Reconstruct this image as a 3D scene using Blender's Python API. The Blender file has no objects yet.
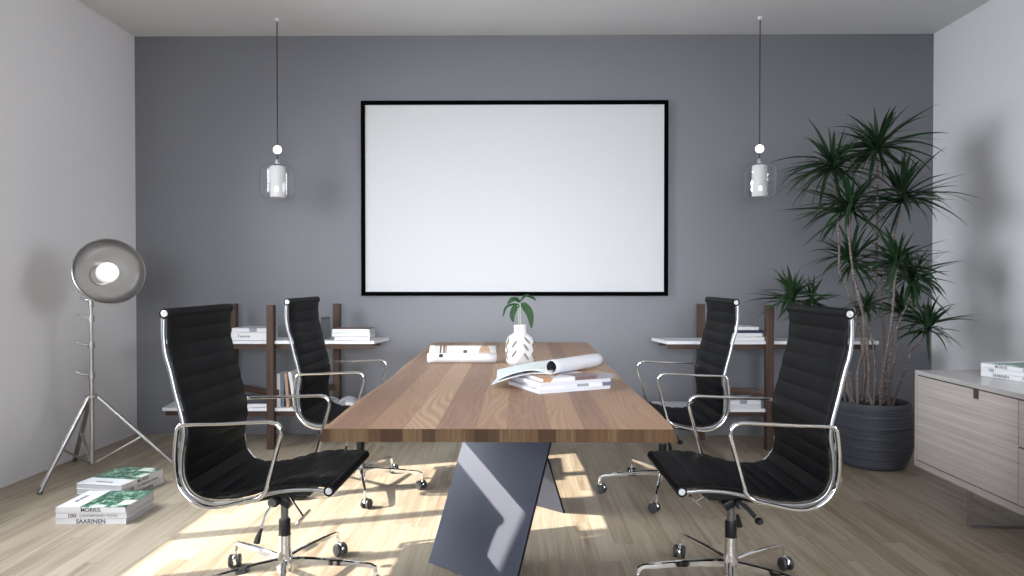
import bpy, math, random
from mathutils import Vector, Matrix
from math import sin, cos, pi, radians as R

SC = bpy.context.scene
COL = SC.collection
# ------------------------------------------------------------------ camera, world, lights
cam = bpy.data.objects.new('camera', bpy.data.cameras.new('camera'))
COL.objects.link(cam); SC.camera = cam
cam.data.lens = 24; cam.data.sensor_width = 36
cam.location = (0, 0, 1.165)
cam.rotation_euler = (R(90 - 0.67), 0, R(0.55))
SC.view_settings.view_transform = 'Standard'; SC.view_settings.look = 'None'
SC.view_settings.gamma = 1; SC.view_settings.use_curve_mapping = False
SC.view_settings.exposure = 0.0
SC.cycles.use_denoising = True
SC.cycles.max_bounces = 10; SC.cycles.diffuse_bounces = 6; SC.cycles.glossy_bounces = 6
SC.cycles.transparent_max_bounces = 12; SC.cycles.caustics_reflective = False; SC.cycles.caustics_refractive = False
SC.cycles.sample_clamp_indirect = 4

W = bpy.data.worlds.new('world'); SC.world = W; W.use_nodes = True
W.node_tree.nodes['Background'].inputs[0].default_value = (0.62, 0.78, 1.0, 1)
W.node_tree.nodes['Background'].inputs[1].default_value = 1.0

def light(name, typ, loc, direction, energy, color, **kw):
    d = bpy.data.lights.new(name, typ); o = bpy.data.objects.new(name, d); COL.objects.link(o)
    o.location = loc; o.rotation_euler = Vector(direction).to_track_quat('-Z', 'Z').to_euler()
    d.energy = energy; d.color = color
    for k, v in kw.items(): setattr(d, k, v)
    return o
SUN = Vector((1.0, 0.29, -0.726))
light('sun', 'SUN', (-8, 0, 6), SUN, 14.5, (1.0, 0.93, 0.82), angle=R(0.55))
# daylight through the window openings (left wall and rear wall)
light('window_daylight', 'AREA', (-3.35, 2.66, 2.05), (1, 0.0, -0.50), 215, (0.88, 0.94, 1.0), shape='RECTANGLE', size=2.1, size_y=1.5, spread=R(130))
light('window_daylight_rear', 'AREA', (0.0, -2.1, 1.75), (0.0, 1, -0.15), 50, (0.90, 0.93, 1.0), shape='RECTANGLE', size=2.6, size_y=1.7, spread=R(60))
light('window_daylight_right', 'AREA', (3.5, 1.5, 1.95), (-1, -0.12, -0.12), 96, (0.93, 0.94, 1.0), shape='RECTANGLE', size=2.1, size_y=1.5, spread=R(150))

# ------------------------------------------------------------------ mesh builder
class MB:
    def __init__(s): s.v = []; s.f = []; s.m = []
    def add(s, vs, fs, mi=0):
        b = len(s.v); s.v += [tuple(v) for v in vs]; s.f += [tuple(i + b for i in f) for f in fs]; s.m += [mi] * len(fs); return s
    def xf(s, M):
        s.v = [tuple(M @ Vector(v)) for v in s.v]; return s
    def box(s, x0, x1, y0, y1, z0, z1, mi=0, bev=0):
        if bev > 0:
            b = min(bev, abs(x1-x0)/2.01, abs(y1-y0)/2.01, abs(z1-z0)/2.01)
            vs = []; idx = {}
            for i, x in enumerate((x0, x1)):
                for j, y in enumerate((y0, y1)):
                    for k, z in enumerate((z0, z1)):
                        sx, sy, sz = (1, -1)[i], (1, -1)[j], (1, -1)[k]
                        for a, p in (('x', (x, y+sy*b, z+sz*b)), ('y', (x+sx*b, y, z+sz*b)), ('z', (x+sx*b, y+sy*b, z))):
                            idx[(i, j, k, a)] = len(vs); vs.append(p)
            F = []
            g = lambda i, j, k, a: idx[(i, j, k, a)]
            for i in (0, 1): F.append([g(i,0,0,'x'), g(i,1,0,'x'), g(i,1,1,'x'), g(i,0,1,'x')])
            for j in (0, 1): F.append([g(0,j,0,'y'), g(1,j,0,'y'), g(1,j,1,'y'), g(0,j,1,'y')])
            for k in (0, 1): F.append([g(0,0,k,'z'), g(1,0,k,'z'), g(1,1,k,'z'), g(0,1,k,'z')])
            for j in (0, 1):
                for k in (0, 1): F.append([g(0,j,k,'y'), g(1,j,k,'y'), g(1,j,k,'z'), g(0,j,k,'z')])
            for i in (0, 1):
                for k in (0, 1): F.append([g(i,0,k,'x'), g(i,1,k,'x'), g(i,1,k,'z'), g(i,0,k,'z')])
            for i in (0, 1):
                for j in (0, 1): F.append([g(i,j,0,'x'), g(i,j,1,'x'), g(i,j,1,'y'), g(i,j,0,'y')])
            for i in (0, 1):
                for j in (0, 1):
                    for k in (0, 1): F.append([g(i,j,k,'x'), g(i,j,k,'y'), g(i,j,k,'z')])
            c = Vector(((x0+x1)/2, (y0+y1)/2, (z0+z1)/2))
            out = []
            for f in F:
                P = [Vector(vs[q]) for q in f]; n = (P[1]-P[0]).cross(P[2]-P[0]); m = sum(P, Vector())/len(P)
                out.append(f if n.dot(m - c) > 0 else f[::-1])
            return s.add(vs, out, mi)
        vs = [(x, y, z) for x in (x0, x1) for y in (y0, y1) for z in (z0, z1)]
        return s.add(vs, [(0,1,3,2), (4,6,7,5), (0,4,5,1), (2,3,7,6), (0,2,6,4), (1,5,7,3)], mi)
    def prism(s, poly, z0, z1, mi=0, bulge=None):
        n = len(poly)
        vs = [(p[0], p[1], z0) for p in poly] + [(p[0], p[1], z1) for p in poly]
        fs = [tuple(range(n-1, -1, -1)), tuple(range(n, 2*n))] + [(i, (i+1) % n, n+(i+1) % n, n+i) for i in range(n)]
        return s.add(vs, fs, mi)
    def lathe(s, prof, n=32, cap0=True, cap1=True, M=None, mi=0):
        vs = []; fs = []
        for (r, z) in prof:
            for i in range(n):
                a = 2*pi*i/n; vs.append((r*cos(a), r*sin(a), z))
        for k in range(len(prof)-1):
            for i in range(n):
                j = (i+1) % n; fs.append((k*n+i, k*n+j, (k+1)*n+j, (k+1)*n+i))
        if cap0: fs.append(tuple(range(n-1, -1, -1)))
        if cap1: fs.append(tuple(range((len(prof)-1)*n, len(prof)*n)))
        if M is not None: vs = [M @ Vector(v) for v in vs]
        return s.add(vs, fs, mi)
    def cyl(s, p0, p1, r, r1=None, n=16, mi=0):
        p0 = Vector(p0); p1 = Vector(p1); d = p1 - p0
        M = Matrix.Translation(p0) @ d.to_track_quat('Z', 'Y').to_matrix().to_4x4()
        return s.lathe([(r, 0), (r if r1 is None else r1, d.length)], n, M=M, mi=mi)
    def sphere(s, c, r, n=20, sz=1.0, mi=0):
        k = n//2
        prof = [(max(1e-5, r*sin(pi*i/k)), -r*sz*cos(pi*i/k)) for i in range(k+1)]
        return s.lathe(prof, n, False, False, Matrix.Translation(c), mi)
    def sweep(s, pts, sec, side=None, closed=False, caps=True, radii=None, mi=0):
        """sec: list of (a,b) offsets; a along side vector (binormal), b along in-plane normal."""
        P = [Vector(p) for p in pts]; n = len(P); m = len(sec); vs = []
        T = []
        for i in range(n):
            a = P[(i-1) % n] if (closed or i > 0) else P[i]; b = P[(i+1) % n] if (closed or i < n-1) else P[i]
            T.append((b-a).normalized())
        if side is None:
            up = Vector((0, 0, 1)) if abs(T[0].z) < .9 else Vector((1, 0, 0)); S = T[0].cross(up).normalized()
        for i in range(n):
            if side is not None: S = (Vector(side) - T[i]*T[i].dot(Vector(side))).normalized()
            elif i > 0: S = (S - T[i]*T[i].dot(S)).normalized()
            N = T[i].cross(S)
            q = 1 if radii is None else radii[i]
            for (a, b) in sec: vs.append(P[i] + S*a*q + N*b*q)
        fs = []
        for i in range(n if closed else n-1):
            j = (i+1) % n
            for k in range(m):
                l = (k+1) % m; fs.append((i*m+k, i*m+l, j*m+l, j*m+k))
        if caps and not closed: fs += [tuple(range(m-1, -1, -1)), tuple(range((n-1)*m, n*m))]
        return s.add(vs, fs, mi)
    def tube(s, pts, r, n=10, closed=False, radii=None, mi=0):
        return s.sweep(pts, [(r*cos(2*pi*i/n), r*sin(2*pi*i/n)) for i in range(n)], None, closed, True, radii, mi)
    def grid(s, rows, mi=0, double=0):
        m = len(rows[0]); vs = [p for r in rows for p in r]
        fs = [(i*m+j, i*m+j+1, (i+1)*m+j+1, (i+1)*m+j) for i in range(len(rows)-1) for j in range(m-1)]
        return s.add(vs, fs, mi)
    def build(s, name, mat, parent=None, smooth=35, loc=None):
        me = bpy.data.meshes.new(name); me.from_pydata([tuple(v) for v in s.v], [], s.f)
        mats = mat if isinstance(mat, (list, tuple)) else [mat]
        for m in mats: me.materials.append(m)
        if len(mats) > 1: me.polygons.foreach_set('material_index', s.m)
        me.update()
        import bmesh
        bm = bmesh.new(); bm.from_mesh(me); bmesh.ops.recalc_face_normals(bm, faces=bm.faces); bm.to_mesh(me); bm.free()
        if smooth:
            me.polygons.foreach_set('use_smooth', [True]*len(me.polygons)); me.set_sharp_from_angle(angle=R(smooth))
        o = bpy.data.objects.new(name, me); COL.objects.link(o)
        if parent: o.parent = parent
        if loc: o.location = loc
        return o

def catmull(pts, k=8, closed=False):
    P = [Vector(p) for p in pts]; n = len(P); out = []
    for i in range(n if closed else n-1):
        if closed: a, b, c, d = P[(i-1) % n], P[i], P[(i+1) % n], P[(i+2) % n]
        else: a, b, c, d = P[max(i-1, 0)], P[i], P[i+1], P[min(i+2, n-1)]
        for j in range(k):
            t = j/k
            out.append(0.5*((2*b) + (c-a)*t + (2*a-5*b+4*c-d)*t*t + (3*b-a-3*c+d)*t**3))
    if not closed: out.append(P[-1])
    return out

def rrect(w, h, r, n=3):
    out = []
    for cx, cy, a0 in ((w/2-r, h/2-r, 0), (-w/2+r, h/2-r, 90), (-w/2+r, -h/2+r, 180), (w/2-r, -h/2+r, 270)):
        for i in range(n+1):
            a = R(a0 + 90*i/n); out.append((cx + r*cos(a), cy + r*sin(a)))
    return out

def tag(o, label=None, cat=None, group=None, kind=None):
    if label: o['label'] = label
    if cat: o['category'] = cat
    if group: o['group'] = group
    if kind: o['kind'] = kind
    return o
def thing(name, label, cat, loc=(0, 0, 0), rz=0, group=None, rot=None):
    o = bpy.data.objects.new(name, None); o.empty_display_size = .05; COL.objects.link(o)
    o.location = loc; o.rotation_euler = rot if rot else (0, 0, rz)
    return tag(o, label, cat, group)
def copy_tree(o, parent=None):
    c = o.copy(); COL.objects.link(c); c.parent = parent
    for ch in list(o.children):
        if ch.name in COL.objects: copy_tree(ch, c)
    return c

# ------------------------------------------------------------------ materials
def S(name): return name
class NT:
    def __init__(s, name):
        s.mat = bpy.data.materials.new(name); s.mat.use_nodes = True; s.t = s.mat.node_tree
        s.b = s.t.nodes['Principled BSDF']
    def n(s, typ, **kw):
        o = s.t.nodes.new(typ)
        for k, v in kw.items():
            if k.startswith('i_'): o.inputs[k[2:].replace('_', ' ')].default_value = v
            else: setattr(o, k, v)
        return o
    def l(s, a, b): s.t.links.new(a, b)
    def math(s, op, a, b=None, c=None):
        o = s.t.nodes.new('ShaderNodeMath'); o.operation = op
        for i, x in enumerate((a, b, c)):
            if x is None: continue
            if isinstance(x, (int, float)): o.inputs[i].default_value = x
            else: s.l(x, o.inputs[i])
        return o.outputs[0]
    def ramp(s, fac, stops, interp='LINEAR'):
        o = s.t.nodes.new('ShaderNodeValToRGB'); cr = o.color_ramp; cr.interpolation = interp
        while len(cr.elements) < len(stops): cr.elements.new(1.0)
        for e, (p, c) in zip(cr.elements, stops):
            e.position = p; e.color = (c[0], c[1], c[2], 1) if not isinstance(c, (int, float)) else (c, c, c, 1)
        if fac is not None: s.l(fac, o.inputs[0])
        return o.outputs[0]
    def mix(s, fac, a, b, mode='MIX'):
        o = s.t.nodes.new('ShaderNodeMix'); o.data_type = 'RGBA'; o.blend_type = mode
        for i, x in ((0, fac), (6, a), (7, b)):
            if isinstance(x, (int, float)): o.inputs[i].default_value = x
            elif isinstance(x, tuple): o.inputs[i].default_value = (*x[:3], 1)
            else: s.l(x, o.inputs[i])
        return o.outputs[2]
    def obj(s): return s.n('ShaderNodeTexCoord').outputs['Object']
    def noise(s, vec, scale, detail=2, rough=.5, dist=0):
        o = s.n('ShaderNodeTexNoise'); o.inputs['Scale'].default_value = scale; o.inputs['Detail'].default_value = detail
        o.inputs['Roughness'].default_value = rough; o.inputs['Distortion'].default_value = dist
        if vec is not None: s.l(vec, o.inputs['Vector'])
        return o.outputs[0]
    def scale(s, vec, x, y, z, loc=(0, 0, 0)):
        o = s.n('ShaderNodeMapping'); o.inputs['Scale'].default_value = (x, y, z); o.inputs['Location'].default_value = loc
        s.l(vec, o.inputs['Vector']); return o.outputs[0]
    def bump(s, h, strength, dist=.002):
        o = s.n('ShaderNodeBump'); o.inputs['Strength'].default_value = strength; o.inputs['Distance'].default_value = dist
        s.l(h, o.inputs['Height']); s.l(o.outputs[0], s.b.inputs['Normal'])
    def set(s, **kw):
        for k, v in kw.items():
            i = s.b.inputs[k.replace('_', ' ')]
            if isinstance(v, tuple): v = (*v[:3], 1)
            if hasattr(v, 'is_output'): s.l(v, i)
            else: i.default_value = v
        return s

def plain(name, col, rough=.5, metal=0, bump=0, bscale=200, var=0.0, vscale=6, **kw):
    t = NT(name); o = t.obj()
    if var:
        f = t.noise(o, vscale, 3)
        c = t.mix(f, tuple(x*(1-var) for x in col), tuple(min(1, x*(1+var)) for x in col)); t.set(Base_Color=c)
    else:
        t.set(Base_Color=col)
    t.set(Roughness=rough, Metallic=metal, **kw)
    if bump: t.bump(t.noise(o, bscale, 2), bump)
    return t.mat

M_white_wall = plain('white_wall_paint', (.78, .775, .785), .85, bump=.05, bscale=350, var=.015, vscale=2)
M_ceiling = plain('ceiling_paint', (.74, .735, .73), .9, bump=.04, bscale=300, var=.01, vscale=2)
M_grey_wall = plain('grey_wall_paint', (.178, .181, .197), .40, bump=.05, bscale=350, var=.02, vscale=2)
M_black_frame = plain('black_frame', (.002, .002, .0025), .6, var=.1, Specular_IOR_Level=.0)
M_board = plain('white_board', (.585, .585, .59), .45, var=.006, vscale=1)
M_chrome = plain('chrome', (.80, .80, .79), .07, 1, var=.02)
M_alu = plain('polished_aluminium', (.42, .43, .45), .30, 1, bump=.02, bscale=500, var=.03)
M_capalu = plain('satin_cap', (.55, .56, .58), .45, .6, var=.02)
M_steel = plain('brushed_steel', (.46, .45, .44), .34, 1, bump=.03, bscale=500, var=.05)
M_blackplastic = plain('black_plastic', (.008, .008, .009), .45, Specular_IOR_Level=.25, bump=.05, bscale=400, var=.1)
M_tyre = plain('caster_tyre', (.03, .03, .032), .5, var=.1)
M_leather = plain('black_leather', (.0055, .0055, .006), .55, bump=.25, bscale=420, var=.25, vscale=30)
M_leather.node_tree.nodes['Principled BSDF'].inputs['Specular IOR Level'].default_value = .10
M_greyrod = plain('grey_gas_rod', (.13, .13, .13), .35, .6, var=.05)
M_white = plain('white_paint', (.72, .72, .73), .4, var=.01)
M_shelfwhite = plain('white_lacquer', (.74, .75, .77), .3, var=.01)
M_paper = plain('paper', (.55, .55, .58), .7, var=.02, vscale=20)
M_pages = None
def pages():
    t = NT('page_edges'); o = t.obj()
    f = t.noise(t.scale(o, 4, 4, 900), 1, 2)
    t.set(Base_Color=t.ramp(f, [(.3, (.42, .42, .45)), (.7, (.68, .68, .69))]), Roughness=.8); return t.mat
M_pages = pages()
M_ink = plain('dark_ink', (.03, .03, .035), .6, var=.1)
M_redink = plain('brown_ink', (.10, .03, .02), .6, var=.1)
M_navy = plain('navy_cover', (.012, .018, .06), .4, var=.3, vscale=60)
M_brown_cover = plain('brown_cover', (.16, .10, .07), .6, var=.25, vscale=30)
M_tan = plain('tan_cover', (.36, .24, .17), .6, var=.1)
M_blue_cover = plain('slate_blue_cover', (.13, .19, .25), .6, var=.1)
M_darkgrey = plain('dark_grey_box', (.05, .055, .06), .6, var=.3, vscale=40)
M_leg = plain('dark_blue_grey_metal', (.054, .060, .083), .5, Specular_IOR_Level=.25, bump=.02, bscale=300, var=.04)
M_legedge = plain('black_metal_edge', (.006, .006, .007), .5, Specular_IOR_Level=.15, var=.1)
M_bulb = plain('opal_bulb', (.85, .85, .85), .4, Emission_Color=(1, .99, .97), Emission_Strength=.6)
M_ball = plain('glowing_ball', (.85, .85, .85), .4, Emission_Color=(1, .97, .94), Emission_Strength=2.5)
M_cord = plain('black_cord', (.02, .02, .02), .6, var=.1)
M_tube_white = plain('opal_white_tube', (.78, .78, .77), .7, Specular_IOR_Level=.1, var=.01)
M_soil = plain('dark_soil', (.02, .016, .012), .95, bump=1, bscale=60, var=.5, vscale=60)
M_frame_win = plain('window_frame_white', (.75, .75, .75), .5, var=.01)

def glass():
    t = NT('clear_glass')
    g = t.n('ShaderNodeBsdfGlossy'); g.inputs['Roughness'].default_value = .01; g.inputs['Color'].default_value = (1, 1, 1, 1)
    tr = t.n('ShaderNodeBsdfTransparent'); tr.inputs['Color'].default_value = (.96, .96, .96, 1)
    lw = t.n('ShaderNodeLayerWeight'); lw.inputs['Blend'].default_value = .5; fr = t.math('MULTIPLY_ADD', t.math('POWER', lw.outputs['Facing'], 3.0), .50, .06)
    mx = t.n('ShaderNodeMixShader'); t.l(fr, mx.inputs[0]); t.l(tr.outputs[0], mx.inputs[1]); t.l(g.outputs[0], mx.inputs[2])
    t.l(mx.outputs[0], t.t.nodes['Material Output'].inputs['Surface']); return t.mat
M_glass = glass()

def wood_floor():
    t = NT('laminate_planks'); o = t.obj()
    sp = t.n('ShaderNodeSeparateXYZ'); t.l(o, sp.inputs[0]); X, Y = sp.outputs[0], sp.outputs[1]
    w, L = .085, .95
    row = t.math('FLOOR', t.math('DIVIDE', X, w))
    wn = t.n('ShaderNodeTexWhiteNoise'); wn.noise_dimensions = '1D'; t.l(row, wn.inputs['W'])
    yy = t.math('DIVIDE', t.math('ADD', Y, t.math('MULTIPLY', wn.outputs[0], L*7)), L)
    colr = t.math('FLOOR', yy)
    cb = t.n('ShaderNodeCombineXYZ'); t.l(row, cb.inputs[0]); t.l(colr, cb.inputs[1])
    wn2 = t.n('ShaderNodeTexWhiteNoise'); wn2.noise_dimensions = '2D'; t.l(cb.outputs[0], wn2.inputs['Vector'])
    seed = wn2.outputs[0]
    base = t.ramp(seed, [(0, (.250, .195, .140)), (.3, (.300, .245, .185)), (.55, (.345, .290, .225)), (.8, (.385, .335, .270)), (1, (.42, .375, .31))])
    # grain
    cb2 = t.n('ShaderNodeCombineXYZ'); t.l(X, cb2.inputs[0]); t.l(Y, cb2.inputs[1]); t.l(t.math('MULTIPLY', seed, 40), cb2.inputs[2])
    g1 = t.noise(t.scale(cb2.outputs[0], 45, 1.7, 1), 1, 5, .6, .6)
    g2 = t.noise(t.scale(cb2.outputs[0], 16, .9, 1), 1, 3, .5, 1.2)
    g3 = t.noise(t.scale(cb2.outputs[0], 9, 7, 1), 1, 2, .5, 0)
    c = t.mix(t.ramp(g1, [(.35, 0), (.72, 1)]), base, (.46, .42, .355))
    c = t.mix(t.math('MULTIPLY', t.ramp(g2, [(.52, 0), (.72, 1)]), .55), c, (.19, .135, .09))
    c = t.mix(t.math('MULTIPLY', t.ramp(g3, [(.73, 0), (.82, 1)]), .6), c, (.12, .08, .055))
    # joints
    fx = t.math('FRACT', t.math('DIVIDE', X, w)); fy = t.math('FRACT', yy)
    ex = t.math('LESS_THAN', t.math('MINIMUM', fx, t.math('SUBTRACT', 1, fx)), .012)
    ey = t.math('LESS_THAN', t.math('MINIMUM', fy, t.math('SUBTRACT', 1, fy)), .0012)
    c = t.mix(t.math('MULTIPLY', t.math('MAXIMUM', ex, ey), .45), c, (.10, .075, .055))
    c = t.mix(1.0, c, (.93, .88, .80), 'MULTIPLY'); t.set(Base_Color=c, Roughness=t.ramp(g1, [(0, .36), (1, .52)])); t.bump(g1, .06, .001)
    return t.mat
M_floor = wood_floor()

random.seed(5)
def table_wood(edge=False):
    t = NT('oak_table_edge' if edge else 'oak_table_top'); o = t.obj()
    sp = t.n('ShaderNodeSeparateXYZ'); t.l(o, sp.inputs[0])
    X = sp.outputs[0]
    u = t.math('ADD', X, .55)
    tones = [(.42, .285, .185), (.24, .140, .098), (.37, .245, .16), (.50, .365, .25), (.27, .165, .118), (.44, .31, .205), (.30, .185, .125)]
    rnd = random.Random(11)
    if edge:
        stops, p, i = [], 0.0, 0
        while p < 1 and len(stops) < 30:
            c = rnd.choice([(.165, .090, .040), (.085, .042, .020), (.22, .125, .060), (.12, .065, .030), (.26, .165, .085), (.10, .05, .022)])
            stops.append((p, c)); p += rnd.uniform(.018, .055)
    else:
        stops, p, i = [], 0.0, 0
        for wd in (.075, .125, .11, .095, .12, .09, .13, .10, .085, .12):
            stops.append((p, tones[i % 7])); p += wd*.95; i += 1
    base = t.ramp(u, stops, 'CONSTANT')
    sd = t.ramp(u, [(q, rnd.random()) for q, _ in stops], 'CONSTANT')
    cb = t.n('ShaderNodeCombineXYZ'); t.l(X, cb.inputs[0]); t.l(sp.outputs[1], cb.inputs[1])
    zz = t.math('ADD', t.math('MULTIPLY', sd, 30), t.math('MULTIPLY', sp.outputs[2], 1.0)); t.l(zz, cb.inputs[2])
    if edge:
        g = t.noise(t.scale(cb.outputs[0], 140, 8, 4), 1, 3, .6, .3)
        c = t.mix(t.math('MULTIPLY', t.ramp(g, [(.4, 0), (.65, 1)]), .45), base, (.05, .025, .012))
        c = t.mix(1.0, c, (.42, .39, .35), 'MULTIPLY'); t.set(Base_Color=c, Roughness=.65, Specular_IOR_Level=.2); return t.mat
    warp = t.noise(t.scale(cb.outputs[0], 4.0, .55, 1), 1, 2, .5, .2)
    wv = t.n('ShaderNodeTexWave'); wv.wave_type = 'BANDS'; wv.bands_direction = 'X'; wv.wave_profile = 'SIN'
    cb3 = t.n('ShaderNodeCombineXYZ'); t.l(t.math('ADD', t.math('MULTIPLY', X, .8), t.math('MULTIPLY', warp, .42)), cb3.inputs[0])
    t.l(cb3.outputs[0], wv.inputs['Vector']); wv.inputs['Scale'].default_value = 22
    wv.inputs['Distortion'].default_value = 0
    g1 = t.noise(t.scale(cb.outputs[0], 150, 3, 1), 1, 4, .6, .2)
    c = t.mix(t.math('MULTIPLY', wv.outputs['Fac'], .42), base, (.15, .085, .052))
    c = t.mix(t.math('MULTIPLY', t.ramp(g1, [(.4, 0), (.7, 1)]), .35), c, (.50, .36, .24))
    g4 = t.noise(t.scale(cb.outputs[0], 3, 1, 1), 1, 2)
    c = t.mix(t.math('MULTIPLY', t.ramp(g4, [(.5, 0), (.75, 1)]), .3), c, (.30, .15, .10))
    c = t.mix(1.0, c, (.82, .725, .64), 'MULTIPLY'); t.set(Base_Color=c, Roughness=.48); t.bump(g1, .08, .001)
    return t.mat
M_top, M_topedge = table_wood(), table_wood(True)

def wood(name, c0, c1, c2, axis='Y', rough=.5, sc=60, long=1.6):
    t = NT(name); o = t.obj()
    s3 = {'X': (long, sc, sc), 'Y': (sc, long, sc), 'Z': (sc, sc, long)}[axis]
    g = t.noise(t.scale(o, *s3), 1, 5, .6, .5)
    s4 = tuple(q*.25 for q in s3)
    g2 = t.noise(t.scale(o, *s4), 1, 3, .5, 1.0)
    c = t.ramp(g, [(.3, c0), (.55, c1), (.75, c2)])
    c = t.mix(t.math('MULTIPLY', t.ramp(g2, [(.45, 0), (.7, 1)]), .4), c, c0)
    t.set(Base_Color=c, Roughness=rough); t.bump(g, .05, .001)
    return t.mat
M_walnut = wood('walnut_posts', (.030, .013, .007), (.060, .028, .015), (.09, .045, .025), 'Z', sc=50)
M_walnut_x = wood('walnut_rails', (.030, .013, .007), (.056, .026, .014), (.08, .04, .022), 'X', sc=50)
M_cab = wood('ashen_oak', (.33, .285, .265), (.41, .36, .34), (.49, .445, .42), 'Y', .55, sc=75, long=1.3)
M_cabtop = wood('ashen_oak_top', (.36, .34, .33), (.42, .40, .39), (.47, .45, .44), 'Y', .22, sc=60, long=1.2)
M_groove = plain('dark_groove', (.05, .028, .022), .7, var=.2)

def cover_pattern(name, x0):
    """white cover whose part right of local x0 carries a green mottled print with pale blocks"""
    t = NT(name); o = t.obj(); sp = t.n('ShaderNodeSeparateXYZ'); t.l(o, sp.inputs[0])
    n1 = t.noise(o, 42, 3, .6, 1.2)
    c = t.ramp(n1, [(0, (.012, .045, .035)), (.46, (.035, .14, .085)), (.53, (.16, .32, .23)), (.60, (.50, .62, .45))], 'CONSTANT')
    vo = t.n('ShaderNodeTexVoronoi'); vo.inputs['Scale'].default_value = 7.5; vo.distance = 'CHEBYCHEV'; vo.inputs['Randomness'].default_value = .75; t.l(o, vo.inputs['Vector'])
    c = t.mix(t.math('LESS_THAN', vo.outputs['Distance'], .27), c, (.66, .74, .64))
    c = t.mix(t.math('GREATER_THAN', sp.outputs[0], x0), (.78, .78, .80), c)
    t.set(Base_Color=c, Roughness=.35); return t.mat
M_cover_green = cover_pattern('green_print_cover', -.055)

def magazine_print(name, cols, scale=9, th=.5, bg=(.74, .74, .76)):
    t = NT(name); o = t.obj()
    vo = t.n('ShaderNodeTexVoronoi'); vo.inputs['Scale'].default_value = scale; vo.distance = 'CHEBYCHEV'; t.l(o, vo.inputs['Vector'])
    sp = t.n('ShaderNodeSeparateXYZ'); t.l(vo.outputs['Color'], sp.inputs[0])
    c = t.ramp(sp.outputs[0], [(i/len(cols), q) for i, q in enumerate(cols)], 'CONSTANT')
    c = t.mix(t.math('LESS_THAN', vo.outputs['Distance'], th*.6), bg, c)
    n = t.noise(o, 60, 3); c = t.mix(t.math('MULTIPLY', n, .25), c, (.5, .5, .52))
    t.set(Base_Color=c, Roughness=.3); return t.mat
M_print_warm = magazine_print('warm_magazine_print', [(.74, .73, .72), (.45, .30, .20), (.70, .68, .66), (.06, .05, .05), (.5, .38, .28), (.66, .63, .60)], 16, .95)
M_print_orange = magazine_print('orange_magazine_print', [(.42, .20, .05), (.10, .04, .03), (.62, .62, .64), (.62, .62, .66), (.2, .2, .22)], 8, .9)
M_print_grey = magazine_print('grey_magazine_print', [(.70, .71, .74), (.25, .26, .3), (.6, .62, .66), (.08, .08, .12)], 14, .6)

# ------------------------------------------------------------------ the room
XL, XR, YB, YR, H = -2.895, 3.095, 5.14, -1.7, 3.0
T = .12
def struct(o): o['kind'] = 'structure'; return o
struct(MB().box(XL-T, XR+T, YR-T, YB+T, -.1, 0).build('floor', M_floor, smooth=0))
struct(MB().box(XL-T, XR+T, YR-T, YB+T, H, H+.1).build('ceiling', M_ceiling, smooth=0))
struct(MB().box(XL-T, XR+T, YB, YB+T, 0, H).build('wall_back', M_grey_wall, smooth=0))
VY0, VY1 = .45, 2.50
m = MB(); m.box(XR, XR+T, YR, VY0, 0, H).box(XR, XR+T, VY1, YB, 0, H).box(XR, XR+T, VY0, VY1, 0, 1.1).box(XR, XR+T, VY0, VY1, 2.5, H)
struct(m.build('wall_right', M_white_wall, smooth=0))
WY0, WY1, WZ0, WZ1 = 1.69, 3.63, .96, 2.515
m = MB(); m.box(XL-T, XL, YR, WY0, 0, H).box(XL-T, XL, WY1, YB, 0, H).box(XL-T, XL, WY0, WY1, 0, WZ0).box(XL-T, XL, WY0, WY1, WZ1, H)
struct(m.build('wall_left', M_white_wall, smooth=0))
RX0, RX1, RZ0, RZ1 = -1.55, 1.85, .4, 2.3
m = MB(); m.box(XL-T, RX0, YR-T, YR, 0, H).box(RX1, XR+T, YR-T, YR, 0, H).box(RX0, RX1, YR-T, YR, 0, RZ0).box(RX0, RX1, YR-T, YR, RZ1, H)
struct(m.build('wall_rear', M_white_wall, smooth=0))
def window(name, frame_fn): return struct(frame_fn().build(name, M_frame_win, smooth=0))
def win_left():
    m = MB(); x0, x1 = XL-.09, XL-.01
    for k in range(1, 4):
        y = WY1 - .4825*k; m.box(x0, x1, y-.032, y+.032, WZ0, WZ1)
    m.box(x0, x1, WY0, WY0+.04, WZ0, WZ1); m.box(XL-.03, XL-.005, WY0, WY1, WZ0, WZ0+.012)
    m.box(x0, XL-.05, WY0, WY1, WZ1-.03, WZ1)
    return m
window('window_1', win_left)
def win_rear():
    m = MB(); y0, y1 = YR-.09, YR-.03
    for k in range(5):
        x = RX0 + (RX1-RX0)*k/4; x = min(max(x, RX0+.03), RX1-.03); m.box(x-.03, x+.03, y0, y1, RZ0, RZ1)
    m.box(RX0, RX1, y0, y1, RZ0, RZ0+.05).box(RX0, RX1, y0, y1, RZ1-.05, RZ1)
    return m
window('window_2', win_rear)
def win_right():
    m = MB(); x0, x1 = XR+.03, XR+.09
    for k in range(5):
        y = VY0+(VY1-VY0)*k/4; y = min(max(y, VY0+.03), VY1-.03); m.box(x0, x1, y-.03, y+.03, 1.1, 2.5)
    m.box(x0, x1, VY0, VY1, 1.1, 1.15).box(x0, x1, VY0, VY1, 2.45, 2.5)
    return m
window('window_3', win_right)

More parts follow.
